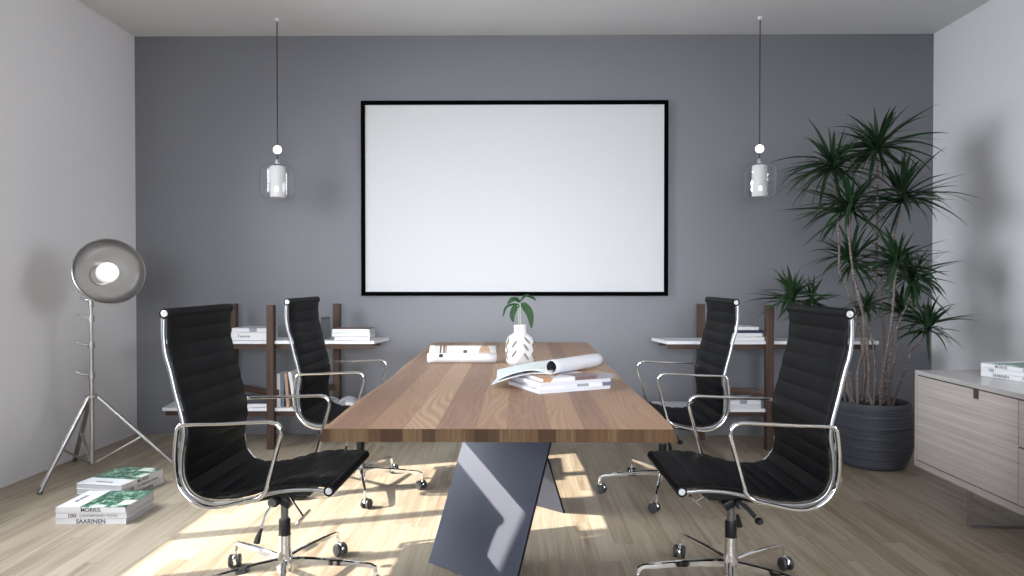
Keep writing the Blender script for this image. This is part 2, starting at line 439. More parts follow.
# ------------------------------------------------------------------ framed white board
bx0, bx1, bz0, bz1 = -1.180, 1.117, 1.047, 2.505
t = thing('framed_whiteboard', 'large blank white board in a thin black frame on the grey wall', 'whiteboard', (-.03, YB, bz0))
m = MB(); fw, fd = .030, .035; a, b, c, d = bx0+.03, bx1+.03, 0, bz1-bz0
m.box(a, b, -fd, 0, c, c+fw, bev=.002).box(a, b, -fd, 0, d-fw, d, bev=.002).box(a, a+fw, -fd, 0, c+fw, d-fw, bev=.002).box(b-fw, b, -fd, 0, c+fw, d-fw, bev=.002)
m.build('frame', M_black_frame, t)
MB().box(a+fw*.8, b-fw*.8, -.022, -.004, c+fw*.8, d-fw*.8).build('panel', M_board, t)

# ------------------------------------------------------------------ pendants
def pendant(x, y, label):
    t = thing('pendant_lamp', label, 'pendant lamp', (x, y, H), 0, None)
    MB().lathe([(.012, -.022), (.016, -.018), (.017, 0)], 20).build('canopy', M_white, t)
    MB().tube([(0, 0, -.01), (0, 0, -.60), (0, 0, -1.0)], .0042, 8).build('cord', M_cord, t)
    MB().sphere((0, 0, -.918), .029, 24).build('ball', M_ball, t)
    prof = [(.0065, -.985), (.014, -.99), (.016, -1.02), (.026, -1.024)]
    MB().lathe(prof, 20).build('socket', M_alu, t)
    R0 = .122; g = [(.026, -1.022)]
    for i in range(9):
        a = pi/2*i/8; g.append((R0-.05+.05*sin(a), -1.022-.05+.05*cos(a)))
    for i in range(9):
        a = pi/2*i/8; g.append((R0-.05+.05*cos(a), -1.24-.05*sin(a)+.02))
    g.append((.03, -1.27)); g.append((.001, -1.272))
    MB().lathe(g, 48, False, False).build('glass_shade', M_glass, t)
    MB().lathe([(.046, -1.255), (.051, -1.25), (.051, -1.04), (.044, -1.033)], 32).build('inner_tube', M_tube_white, t)
    return t
pendant(-1.697, 4.80, 'clear glass pendant lamp hanging left of the white board')
pendant(1.685, 4.80, 'clear glass pendant lamp hanging right of the white board, beside the tall plant')

# ------------------------------------------------------------------ film lamp on tripod
t = thing('studio_floor_lamp', 'steel studio floor lamp with round reflector on a tripod by the left wall', 'floor lamp', (-2.565, 4.07, 0))
MB().cyl((0, 0, .05), (0, 0, .60), .013).cyl((0, 0, .60), (0, 0, .78), .0115).cyl((0, 0, .78), (0, 0, .97), .010).cyl((0, 0, .9), (0, 0, 1.04), .008).build('pole', M_steel, t)
m = MB()
for z in (.595, .775, .935): MB().cyl((0, 0, z-.02), (0, 0, z+.015), .019).build('clamp_collar', M_steel, t)
for z in (.595, .775, .935):
    MB().cyl((-.015, -.005, z), (-.045, -.015, z+.004), .006).cyl((-.045, -.015, z+.004), (-.075, -.025, z+.022), .005, .008).build('wing_knob', M_steel, t)
MB().lathe([(.02, .455), (.034, .46), (.034, .475), (.02, .48)], 24).build('leg_hub', M_steel, t)
MB().lathe([(.018, .05), (.022, .06), (.022, .075), (.015, .08)], 20).build('brace_hub', M_steel, t)
feet = [(-.04, -.40), (-.290, .28), (.43, .155)]
for fx, fy in feet:
    d = Vector((fx, fy, 0)).normalized()
    top = d*.03 + Vector((0, 0, .463)); bot = Vector((fx, fy, .008))
    lg = MB().sweep([top, bot], rrect(.026, .018, .004)).build('leg', M_steel, t)
    MB().cyl(bot+Vector((0, 0, -.006)), bot+(top-bot)*.05, .014, .013).build('foot_cap', M_greyrod, lg)
    mid = top.lerp(bot, .56)
    br = MB().sweep([d*.02+Vector((0, 0, .068)), mid], rrect(.018, .009, .002)).sphere(mid, .014, 10).build('brace', M_steel, t)
# yoke and head
MB().cyl((0, 0, 1.0), (.0, 0, 1.05), .014).cyl((-.03, 0, 1.045), (.03, 0, 1.045), .009).cyl((-.03, -.0, 1.045), (-.06, -.01, 1.055), .006).build('yoke', M_steel, t)
hc = Vector((.192, -.13, 1.215)); ax = Vector((.72, -.67, .15)).normalized()
Mh = Matrix.Translation(hc) @ ax.to_track_quat('Z', 'Y').to_matrix().to_4x4()
rf = .188; prof = []
for i in range(14):
    q = i/13; prof.append((.06+(rf-.06)*sin(q*pi/2)**.9, -.15+.15*q**1.5))
outer = [(r+.0035, z-.003) for r, z in prof]
rim = [(rf+.001, .004), (rf+.006, .002)]
head = MB().lathe(prof + rim + outer[::-1], 56, False, False, Mh).build('reflector', plain('spun_aluminium', (.44, .43, .42), .28, 1, var=.05, vscale=5), t)
MB().lathe([(.02, -.29), (.045, -.285), (.05, -.27), (.05, -.17), (.062, -.145), (.060, -.15), (.001, -.15)], 32, True, False, Mh).build('lamp_housing', M_steel, t)
MB().lathe([(.025, -.15), (.03, -.12), (.050, -.085), (.060, -.045), (.055, -.015), (.036, .003), (.018, .010), (.001, .011)], 32, False, False, Mh).build('bulb', M_bulb, t)
MB().tube([Mh @ Vector((0, 0, -.2)), Mh @ Vector((0, .0, -.2)) + Vector((0, 0, -.10)), Vector((0, 0, 1.045))], .008).build('head_arm', M_steel, t)

# ------------------------------------------------------------------ books
def text_obj(s, size, mat, parent, loc, rot, name='title', ext=.0003, cx='CENTER', sx=1):
    c = bpy.data.curves.new(name, 'FONT'); c.body = s; c.size = size; c.extrude = ext; c.align_x = cx; c.align_y = 'CENTER'; c.offset = size*.010
    c.materials.append(mat); o = bpy.data.objects.new(name, c); COL.objects.link(o); o.parent = parent
    me = bpy.data.meshes.new_from_object(o); bpy.data.objects.remove(o); me.materials.clear(); me.materials.append(mat)
    o = bpy.data.objects.new(name, me); COL.objects.link(o); o.parent = parent
    o.location = loc; o.rotation_euler = rot; o.scale = (sx, 1, 1); return o
def book(name, label, cat, loc, rz, w, d, h, cov=None, top=None, title=None, tsize=.02, tmat=None, group=None, tshift=0, pages_mat=None, rot=None, sx=1, top_title=None):
    """spine faces local -Y; w along X (spine length), d along Y"""
    t = thing(name, label, cat, loc, rz, group, rot)
    cov = cov or M_white; ct = .0022
    m = MB().box(-w/2, w/2, -d/2, d/2, 0, ct, bev=.0006).box(-w/2, w/2, -d/2, -d/2+ct, 0, h, bev=.0006)
    m.build('cover', cov, t)
    MB().box(-w/2, w/2, -d/2, d/2, h-ct, h, bev=.0006).build('front_board', top or cov, t)
    MB().box(-w/2+.003, w/2-.003, -d/2+ct, d/2-.003, ct, h-ct).build('page_block', pages_mat or M_pages, t)
    if title: text_obj(title, tsize, tmat or M_ink, t, (tshift, -d/2-.0004, h/2), (pi/2, 0, 0), sx=sx)
    if top_title: text_obj(top_title, .026, M_ink, t, (-w/2+.045, 0, h+.0003), (0, 0, pi/2), sx=1.1)
    return t
h = .0275
fl = 'floor book stacks'
x0, y0 = -2.040, 3.350
book('book', 'white hardback reading SAARINEN, bottom of the front floor stack', 'book', (x0, y0, 0), R(1), .335, .26, h, title='SAARINEN', tsize=.030)
book('book', 'white hardback reading 100 CONTEMPORARY HOUSES, middle of the front floor stack', 'book', (x0, y0+.002, h), R(1.5), .335, .26, h, title='CONTEMPORARY HOUSES', tsize=.016, tmat=plain('grey_ink', (.25, .24, .24), .6), tshift=.035, sx=.95)
b2 = bpy.context.scene.objects['book.001']
text_obj('100', .026, M_redink, b2, (-.092, -.1304, h/2), (pi/2, 0, 0), sx=1.1)
book('book', 'green and white covered hardback reading MORRIS, top of the front floor stack', 'book', (x0, y0, 2*h), R(.5), .333, .26, h, top=M_cover_green, title='MORRIS', tsize=.027, top_title='MORRIS')
x1, y1, r1 = -2.20, 3.745, R(82)
book('book', 'white hardback at the bottom of the rear floor stack', 'book', (x1+.01, y1, 0), r1, .33, .27, h, title='SAARINEN', tsize=.028)
b = book('book', 'white hardback in the middle of the rear floor stack', 'book', (x1, y1, h), r1+R(1), .33, .27, h, title='CONTEMPORARY HOUSES', tsize=.015, tmat=M_redink, tshift=.035)
text_obj('100', .025, M_ink, b, (-.095, -.1355, h/2), (pi/2, 0, 0), sx=1.1)
book('book', 'green and white covered hardback, top of the rear floor stack', 'book', (x1, y1, 2*h), r1-R(.5), .33, .27, h, top=M_cover_green, title='MORRIS', tsize=.026, top_title='MORRIS')

# ------------------------------------------------------------------ sideboard
cx0, cy0, cy1, cz0, cz1 = 2.07, 1.55, 3.58, .198, .696
t = thing('sideboard', 'low ash-coloured wooden sideboard on metal legs along the right wall', 'sideboard', (cx0, cy1, 0))
Wd = .55; L = cy1-cy0
m = MB(); tk = .022
m.box(0, Wd, -L, 0, cz1-cz0-tk+cz0, cz1, bev=.001)
m.build('top_panel', M_cabtop, t)
m = MB().box(0, Wd, -tk, 0, cz0, cz1-tk, bev=.001).box(0, Wd, -L, -L+tk, cz0, cz1-tk, bev=.001).box(0, Wd, -L+tk, -tk, cz0, cz0+.03).box(.03, Wd, -L+tk, -tk, cz0+.03, cz1-tk)
m.build('body', M_cab, t)
m = MB().box(.004, .03, -L+tk, -tk, cz0+.03, cz1-tk); m.build('shadow_gap', M_groove, t)
def front(name, y0, y1, z0, z1, notch=None):
    m = MB()
    if notch:
        n0, n1, nz = notch
        m.box(0, .018, y0, y1, z0, nz, bev=.0008).box(0, .018, y0, n0, nz, z1).box(0, .018, n1, y1, nz, z1)
    else: m.box(0, .018, y0, y1, z0, z1, bev=.0008)
    return m.build(name, M_cab, t)
dz0, dz1 = cz0+.035, cz1-tk-.006
yd0 = 2.84-cy1
front('door', yd0+.002, -tk-.004, dz0, dz1, notch=(3.085-cy1, 3.125-cy1, dz1-.042))
for k in range(2):
    za, zb = (dz0, .470) if k == 0 else (.476, dz1)
    front('drawer', yd0-.62, yd0-.002, za, zb, notch=(yd0-.33, yd0-.29, zb-.04))
front('door', -L+tk+.004, yd0-.624, dz0, dz1, notch=(yd0-.70, yd0-.66, dz1-.042))
for y in (3.225-cy1, -L+.36):
    m = MB().sweep([(.055, y, cz0), (.055, y, .006), (Wd-.06, y, .006), (Wd-.06, y, cz0)], rrect(.03, .010, .001), side=(0, 1, 0)).build('leg', M_steel, t)
ang = math.atan2(3.17-3.35, 2.305-2.262)
for k, (lb, tt, tp) in enumerate([('white book, bottom of the stack on the sideboard', 'SAARINEN', None), ('white book, middle of the stack on the sideboard', '100', None), ('green covered white book, top of the stack on the sideboard', 'MORRIS', M_cover_green)]):
    book('book', lb, 'book', (2.425, 3.295, cz1+k*.0215), ang+R((0, 2, 0)[k]), .215, .27, .0215, top=tp, title=tt, tsize=.018 if k != 1 else .02, tshift=(0, -.055, 0)[k])

# ------------------------------------------------------------------ shelf units
def shelf_unit(cx, label, xa, xb):
    t = thing('shelf_unit', label, 'shelf', (cx, 4.9, 0))
    fy, ry = 4.66-4.9, 4.985-4.9
    for px, py in ((0, fy+.025), (-.385, ry), (.375, ry)):
        MB().box(px-.025, px+.025, py-.025, py+.025, 0, .992, bev=.002).build('post', M_walnut, t)
    for z in (.747, .283):
        poly = [(xa, fy+.02), (xb, fy+.02), (xb+.05, ry-.028), (xa-.05, ry-.028)]
        MB().prism(poly, z-.022, z).build('shelf_board', M_shelfwhite, t)
        m = MB()
        m.prism([(xa+.01, fy+.045), (xb-.01, fy+.045), (xb-.025, fy+.075), (xa+.025, fy+.075)], z-.058, z-.0221)
        m.build('front_rail', M_walnut_x, t)
        MB().box(-.70, .70, ry-.06, ry-.03, z-.055, z-.0221).build('rear_rail', M_walnut_x, t)
    for s in (-1, 1):
        p0 = Vector((s*.36, ry-.03, .385)); p1 = Vector((s*.02, fy+.05, .385))
        MB().sweep([p0, p1], rrect(.02, .04, .002), side=(p1-p0).cross(Vector((0, 0, 1)))).build('brace', M_walnut_x, t)
    return t
shelf_unit(-1.705, 'walnut and white shelf unit against the back wall on the left', -.755, .712)
shelf_unit(1.715, 'walnut and white shelf unit against the back wall on the right', -.700, .745)
SH, SL = .747, .283
# left unit, top board
book('book', 'thick white book, lower one of the pair on the left unit top shelf', 'book', (-1.874, 4.82, SH), 0, .262, .22, .056, title='Textures', tsize=.024, tshift=-.03)
book('book', 'slim pale book lying on the thick one on the left unit top shelf', 'book', (-1.868, 4.825, SH+.056), R(-1), .245, .21, .028, cov=M_print_grey, top=M_print_grey)
t = thing('storage_box', 'small dark grey upright box on the top shelf of the left unit', 'box', (-1.372, 4.83, SH), R(20))
MB().box(-.028, .028, -.05, .05, 0, .145, bev=.002).build('body', M_darkgrey, t)
MB().box(-.029, .029, -.051, .051, .146, .155, bev=.002).build('lid', M_darkgrey, t)
for k, (w, c, tp, lb) in enumerate([(.245, M_white, None, 'white book, bottom of the three at the right of the left unit'), (.265, M_white, M_blue_cover, 'white book, middle of the three at the right of the left unit'), (.26, M_white, M_brown_cover, 'white book with brown cover, top of the three on the left unit')]):
    book('book', lb, 'book', (-1.155+(.005, -.004, -.002)[k], 4.795, SH+k*.0265), R((0, 1, -1)[k]), w, .19, .0262, cov=c, top=tp)
# left unit, lower board
book('book', 'white book lying on the lower shelf left of the front post', 'book', (-1.84, 4.80, SL), 0, .24, .2, .025)
book('book', 'black book lying on a white one on the lower left shelf', 'book', (-1.84, 4.80, SL+.025), R(2), .23, .19, .028, cov=M_ink)
for k, (x, c, lean, hh, lb) in enumerate([(-1.676, M_white, 0, .23, 'white upright book beside the front post on the lower left shelf'), (-1.652, M_blue_cover, 0, .225, 'slate blue upright book on the lower left shelf'), (-1.612, M_tan, -4, .235, 'tan upright book on the lower left shelf'), (-1.562, M_white, -9, .245, 'white upright book leaning against the tan one, lower left shelf')]):
    # spine faces the room: local -Y stays, stand on end
    t = thing('book', lb, 'book', (x, 4.80, SL), rot=(0, R(lean), 0))
    MB().box(0, .022, -.085, -.083, 0, hh).box(0, .0022, -.083, .08, 0, hh).box(.0198, .022, -.083, .08, 0, hh).build('cover', c, t)
    MB().box(.0022, .0198, -.083, .077, .003, hh-.003).build('page_block', M_pages, t)
def magazine(label, loc, rz, w, d, h, mat, group=None):
    t = thing('magazine', label, 'magazine', loc, rz, group)
    MB().box(-w/2, w/2, -d/2, d/2, h-.0012, h, bev=.0003).box(-w/2, w/2, -d/2, d/2, 0, .0012).box(-w/2, w/2, -d/2, -d/2+.001, .0012, h-.0012).build('cover', mat, t)
    MB().box(-w/2+.001, w/2-.001, -d/2+.001, d/2-.001, .0012, h-.0012).build('page_block', M_pages, t)
    return t
# open magazine on lower left shelf
t = thing('magazine', 'open white magazine lying on the lower left shelf behind the rear chair', 'magazine', (-1.27, 4.80, SL), R(12))
rows = []
prof = [(-.12, .012), (-.09, .03), (-.05, .038), (-.01, .022), (0, .012), (.01, .022), (.05, .04), (.10, .034), (.13, .014)]
pp = catmull([(x, 0, z) for x, z in prof], 5)
m = MB(); rows = [[(p.x, -.13, p.z), (p.x, .13, p.z)] for p in pp]; rows2 = [[(p.x, -.13, .001), (p.x, .13, .001)] for p in pp]
m.grid(rows).grid(rows2)
for q, yy in ((0, -.13), (1, .13)): m.grid([[rows[i][q], rows2[i][q]] for i in range(len(pp))])
m.grid([[rows[0][0], rows[0][1]], [rows2[0][0], rows2[0][1]]]).grid([[rows[-1][0], rows[-1][1]], [rows2[-1][0], rows2[-1][1]]])
m.build('open_pages', M_print_grey, t)
# right unit
for k, (w, c, hh, z, dx, lb) in enumerate([(.30, M_white, .027, 0, .012, 'white book, bottom of the stack on the right unit top shelf'), (.27, M_white, .027, .027, -.006, 'white book, second from bottom on the right unit top shelf'), (.28, M_navy, .020, .054, .0, 'navy blue book in the stack on the right unit top shelf'), (.24, M_white, .022, .074, -.015, 'small white book topping the stack on the right unit')]):
    book('book', lb, 'book', (1.545+dx, 4.795, SH+z), R((0, 0, 1, -1)[k]), w, .19, hh, cov=c)
for k, (w, mt, lb) in enumerate([(.30, M_paper, 'pale magazine, lower one of the pair on the lower right shelf'), (.29, M_print_grey, 'grey printed magazine, upper one of the pair on the lower right shelf')]):
    magazine(lb, (1.52, 4.81, SL+k*.026), R((0, 2)[k]), w, .21, (.026, .028)[k], mt)

# ------------------------------------------------------------------ table
ZT = .745; th = .037
t = thing('conference_table', 'long oak plank conference table on a dark angular pedestal', 'table', (-.070, 3.25, 0))
rng = random.Random(3)
def edge_pts(xa, xb, y0, y1, n, s):
    out = []
    for i in range(n+1):
        q = i/n; out.append((xa+(xb-xa)*q + s*(.006*sin(q*7+1)+.004*sin(q*17)), y0+(y1-y0)*q))
    return out
ox, oy = .070, -3.25
rt = edge_pts(.437, .458, 1.918, 4.59, 24, 1); lt = edge_pts(-.578, -.553, 4.59, 1.918, 24, -1)
# corner shaping of the live edge: narrower on the very top
def outline(inset): return [(x+ox-inset, y+oy) for x, y in rt] + [(x+ox+inset, y+oy) for x, y in lt]
topo, boto = outline(.004), outline(-.006)
n = len(topo); vs = [(x, y, ZT) for x, y in topo] + [(x, y, ZT-th) for x, y in boto]
m = MB(); m.add(vs, [tuple(range(n))], 0); m.add(vs, [tuple(range(2*n-1, n-1, -1))] + [(i, (i+1) % n, n+(i+1) % n, n+i) for i in range(n)], 1)
m.build('tabletop', [M_top, M_topedge], t, smooth=0)
def panel(bl, br, tl, tr, name, th=.012):
    P = [Vector((p[0]+ox, p[1]+oy, z)) for p, z in ((bl, 0), (br, 0), (tr, ZT-th-.04), (tl, ZT-th-.04))]
    P[2].z = P[3].z = ZT-.0375
    nrm = (P[1]-P[0]).cross(P[3]-P[0]).normalized()*th
    vs = P + [p+nrm for p in P]
    m = MB().add(vs, [(0, 1, 2, 3), (7, 6, 5, 4)], 0); m.add(vs, [(0, 1, 5, 4), (1, 2, 6, 5), (2, 3, 7, 6), (3, 0, 4, 7)], 1)
    return m.build(name, [M_leg, M_legedge], t, smooth=0)
panel((-.363, 2.80), (-.015, 2.505), (-.165, 3.0), (.178, 2.705), 'leg_panel')
panel((-.11, 3.70), (.233, 3.41), (-.31, 3.29), (.034, 3.0), 'leg_panel')
MB().box(-.36+ox, .24+ox, 2.75+oy, 3.25+oy, ZT-.043, ZT-.0371).build('mounting_plate', M_legedge, t)

# ------------------------------------------------------------------ vase and sprig
vx, vy = .008, 3.40
t = thing('vase', 'white faceted bottle vase with slits on the table centre', 'vase', (vx, vy, ZT))
prof = [(.056, 0, 0), (.068, .012, 0), (.0745, .04, .5), (.0745, .075, 0), (.0735, .11, .5), (.060, .138, 0), (.038, .152, .5), (.031, .158, 0), (.030, .178, 0), (.0315, .196, 0), (.027, .197, 0), (.026, .165, 0)]
m = MB(); n = 10; vs = []; fs = []
for r, z, off in prof:
    for i in range(n): a = 2*pi*(i+off)/n; vs.append((r*cos(a), r*sin(a), z))
for k in range(len(prof)-1):
    o0, o1 = prof[k][2], prof[k+1][2]
    for i in range(n):
        j = (i+1) % n; A, B, C, D = k*n+i, k*n+j, (k+1)*n+j, (k+1)*n+i
        if o0 == 0 and o1 == .5: fs += [(A, B, D), (B, C, D)]
        elif o0 == .5 and o1 == 0: fs += [(A, B, C), (A, C, D)]
        else: fs.append((A, B, C, D))
fs.append(tuple(range(n-1, -1, -1))); m.add(vs, fs); m.build('body', plain('white_ceramic', (.68, .68, .67), .55, var=.01), t, smooth=0)
m = MB()
for q4 in range(4):
    for sg, rows_ in ((1, (.042, .088)), (-1, (.028, .072, .106))):
        for z in rows_:
            for off in ((24, 62) if z < .1 else (30,)):
                if off == 62 and q4 % 2: continue
                a = -pi/2 + q4*pi/2 - sg*R(off); pts = []
                for q in range(5):
                    aa = a+sg*R(20)*(q/4-.5); zz_ = z+.036*q/4; r_ = .0745 if zz_ < .112 else .0745-(zz_-.112)*.55
                    pts.append((r_*cos(aa), r_*sin(aa), zz_))
                m.sweep(pts, rrect(.0045, .010, .001), side=(cos(a), sin(a), 0), radii=[.3, .9, 1.0, .9, .3])
m.build('slit', plain('bronze_slit', (.22, .19, .14), .6, var=.1), t)
t = thing('leaf_sprig', 'green leafy sprig standing in the white vase', 'plant', (vx, vy, ZT+.10))
M_leafg = plain('sprig_leaf_green', (.016, .055, .016), .5, Specular_IOR_Level=.2, var=.35, vscale=40)
MB().tube(catmull([(.010, 0, -.04), (.004, 0, .06), (.0, 0, .15), (.0, 0, .20)], 5), .0022, 8).tube(catmull([(-.008, 0, -.04), (-.006, 0, .10), (-.012, 0, .195)], 5), .002, 8).build('stem', plain('pale_stem', (.45, .50, .35), .5, var=.1), t)
def leaf_mesh(pts, w, nrm=(0, -1, 0)):
    c = catmull(pts, 6); n = len(c); rows = []
    for i, p in enumerate(c):
        q = i/(n-1); ww = w*(sin(pi*min(1, q*.98+.02))**.75)
        T = (c[min(i+1, n-1)]-c[max(i-1, 0)]).normalized(); Sd = T.cross(Vector(nrm)).normalized()
        Nn = Sd.cross(T)
        rows.append([p+Sd*ww, p+Nn*(-.12*ww), p-Sd*ww])
    return rows
for pts, w, nr in [
    ([(0, 0, .19), (-.018, -.005, .185), (-.03, -.012, .14), (-.026, -.015, .095)], .014, (0, -1, .2)),
    ([(0, 0, .20), (.018, -.008, .19), (.038, -.015, .14), (.043, -.018, .06)], .018, (0, -1, .2)),
    ([(-.005, 0, .2), (-.03, 0, .20), (-.055, .0, .18), (-.066, .0, .125)], .008, (0, -.6, .8)),
    ([(0, 0, .21), (-.015, .01, .23), (-.035, .01, .225), (-.05, .01, .20)], .008, (0, -.6, .8)),
    ([(0, 0, .21), (.02, .01, .245), (.045, .01, .235), (.062, .01, .215)], .010, (0, -.5, .8)),
    ([(0, .01, .205), (-.02, .03, .22), (-.05, .04, .20)], .010, (0, -.5, .8))]:
    pts = [(p[0]*1.3, p[1], .19+(p[2]-.19)*.85 + (.005 if p[2] > .2 else 0)) for p in pts]
    MB().grid(leaf_mesh(pts, w*1.1, nr)).build('leaf', M_leafg, t)

# ------------------------------------------------------------------ magazines on the table
a0 = R(25.8); u = Vector((cos(a0), sin(a0), 0)); v = Vector((-sin(a0), cos(a0), 0)); corner = Vector((.078, 2.498, ZT))
zz = ZT
for k, (hh, rr, dw, mt, lb) in enumerate([(.014, 0, 0, M_paper, 'white magazine at the bottom of the table pile'), (.013, -3, .012, M_print_grey, 'grey printed magazine, second from bottom in the table pile'), (.014, 2, .0, M_paper, 'pale magazine just under the orange one in the table pile'), (.014, -1, .02, M_print_orange, 'magazine with an orange photo under the rolled one')]):
    c = corner + u*(.158+dw) + v*.145
    magazine(lb, (c.x, c.y, zz), a0+R(rr), .31, .27, hh, mt); zz += hh
t = thing('magazine', 'white magazine with a rolled cover lying open on top of the pile', 'magazine', (0, 0, zz))
A = Vector((.125, 2.62, 0)); B = Vector((.333, 2.862, 0)); Rr = .028
ax = (B-A).normalized(); pr = Vector((-ax.y, ax.x, 0))
secs = []
for (O, tip) in ((A, Vector((-.105, 2.63, -.045))), (B, Vector((-.09, 2.93, -.04)))):
    line = []
    # roll: start inside, around, and off to the left
    for i in range(25):
        a = R(-60 - 330*i/24); rr = Rr*(.80+.20*i/24)
        line.append(O + pr*(rr*sin(a)) + Vector((0, 0, Rr+.002+rr*cos(a))) )
    secs.append((line, O, tip))
def ruled(s0, s1, nn=6): return [[s0[i].lerp(s1[i], j/nn) for j in range(nn+1)] for i in range(len(s0))]
def roll(O, r0, turns=1.15, start=-90):
    out = []; N = 36
    for i in range(N+1):
        a = R(start + 360*turns*i/N); rr = r0*(1-.10*i/N)
        out.append(O + pr*(rr*cos(a))*1.0 + Vector((0, 0, r0+.002+rr*sin(a))))
    return out
def sheet(O, tip, lift):
    p0 = O + Vector((0, 0, .003)); d = tip-p0
    c = catmull([p0, p0+d*.30+Vector((0, 0, lift)), p0+d*.65+Vector((0, 0, lift*.9)), tip], 8); return c[::-1]
cA = sheet(A, Vector((-.105, 2.63, -.038)), .014) + roll(A, Rr)[1:]
cB = sheet(B, Vector((-.07, 2.90, -.030)), .02) + roll(B, Rr)[1:]
def thicken(o, th):
    md = o.modifiers.new('thickness', 'SOLIDIFY'); md.thickness = th; md.offset = 0
thicken(MB().grid(ruled(cA, cB, 10)).build('rolled_pages', M_paper, t, smooth=60), .003)
dark = [[p, q] for p, q in zip(roll(A+ax*.002, Rr*.86, 1.0), roll(B-ax*.002, Rr*.86, 1.0))]
for rw in dark:
    for k in (0, 1): rw[k] = rw[k] + Vector((0, 0, Rr*.14))
MB().grid(dark).build('dark_inside_page', M_ink, t, smooth=60)
cA2 = sheet(A+pr*.01, Vector((-.085, 2.645, -.024)), .022); cB2 = sheet(B+pr*.01, Vector((-.09, 2.86, -.012)), .03)
thicken(MB().grid(ruled(cA2, cB2, 6)).build('loose_page', plain('pale_green_page', (.62, .68, .66), .5, var=.1, vscale=30), t, smooth=60), .0015)

t = thing('magazine', 'illustrated magazine curled up at the far left of the table', 'magazine', (-.286, 3.50, ZT))
def spread_print():
    q = NT('printed_spread'); o = q.obj(); sp = q.n('ShaderNodeSeparateXYZ'); q.l(o, sp.inputs[0]); X, Y, Z = sp.outputs
    def band(v, a, b): return q.math('MULTIPLY', q.math('GREATER_THAN', v, a), q.math('LESS_THAN', v, b))
    back = q.math('GREATER_THAN', Y, -.018)
    c = q.mix(q.noise(o, 25, 2), (.60, .58, .57), (.70, .69, .68))
    ell = q.math('LESS_THAN', q.math('ADD', q.math('POWER', q.math('DIVIDE', q.math('SUBTRACT', X, .112), .030), 2), q.math('POWER', q.math('DIVIDE', q.math('SUBTRACT', Z, .045), .040), 2)), 1)
    c = q.mix(q.math('MULTIPLY', ell, back), c, (.38, .25, .16))
    for a, b, cc in ((-.148, -.125, (.42, .42, .38)), (-.120, -.110, (.10, .07, .06)), (-.105, -.082, (.36, .25, .18)), (-.100, -.094, (.06, .05, .05))):
        c = q.mix(q.math('MULTIPLY', band(X, a, b), back), c, cc)
    c = q.mix(q.math('MULTIPLY', q.math('MULTIPLY', band(X, .002, .022), band(Z, .030, .060)), back), c, (.05, .06, .08))
    c = q.mix(q.math('MULTIPLY', q.math('MULTIPLY', band(X, -.07, .12), band(Z, .036, .041)), back), c, (.25, .25, .27))
    c = q.mix(q.math('MULTIPLY', q.math('MULTIPLY', band(X, -.115, -.095), band(Z, .030, .046)), q.math('SUBTRACT', 1, back)), c, (.03, .03, .03))
    q.set(Base_Color=c, Roughness=.4); return q.mat
M_spread = spread_print()
def spiral(cy, cz, r0, r1, a0, a1, N=30): return [(cy+(r0+(r1-r0)*i/N)*cos(R(a0+(a1-a0)*i/N)), cz+(r0+(r1-r0)*i/N)*sin(R(a0+(a1-a0)*i/N))) for i in range(N+1)]
pf = spiral(-.045, .0245, .013, .0225, 200, 200-450) # front roll, ends at the top
pb = spiral(.035, .0405, .039, .030, -95, 290)
path = [(-.045+.022*cos(R(a)), .0245+.0225*sin(R(a))) for a in range(470, 89, -20)]
front_roll = [(-.045+.0225*cos(R(a))*(1-.0006*(a-90)), .0245+.022*sin(R(a))) for a in range(90, 400, 15)]
back_roll = [(.035+.036*cos(R(a))*(1-.0004*(a+90)), .040+.038*sin(R(a))) for a in range(-90, 260, 12)]
path = front_roll[::-1]
link = [(-.02, .004), (.01, .002)]
fr = [(-.045+.0225*cos(R(a)), .0245+.0225*sin(R(a))) for a in range(30, 271, 15)]
full = fr + [(-.02, .002), (.01, .0015)] + back_roll
def ext(o_pts, w0, w1): return [[(w0+(w1-w0)*j/8, y, z) for j in range(9)] for y, z in o_pts]
thicken(MB().grid(ext(full, -.172, .17)).build('curled_pages', M_spread, t, smooth=60), .005)
thicken(MB().grid(ext([(y*.93-.001, z*.96+.0014) for y, z in fr[:14]], -.176, .176)).build('folded_cover', M_paper, t, smooth=60), .006)

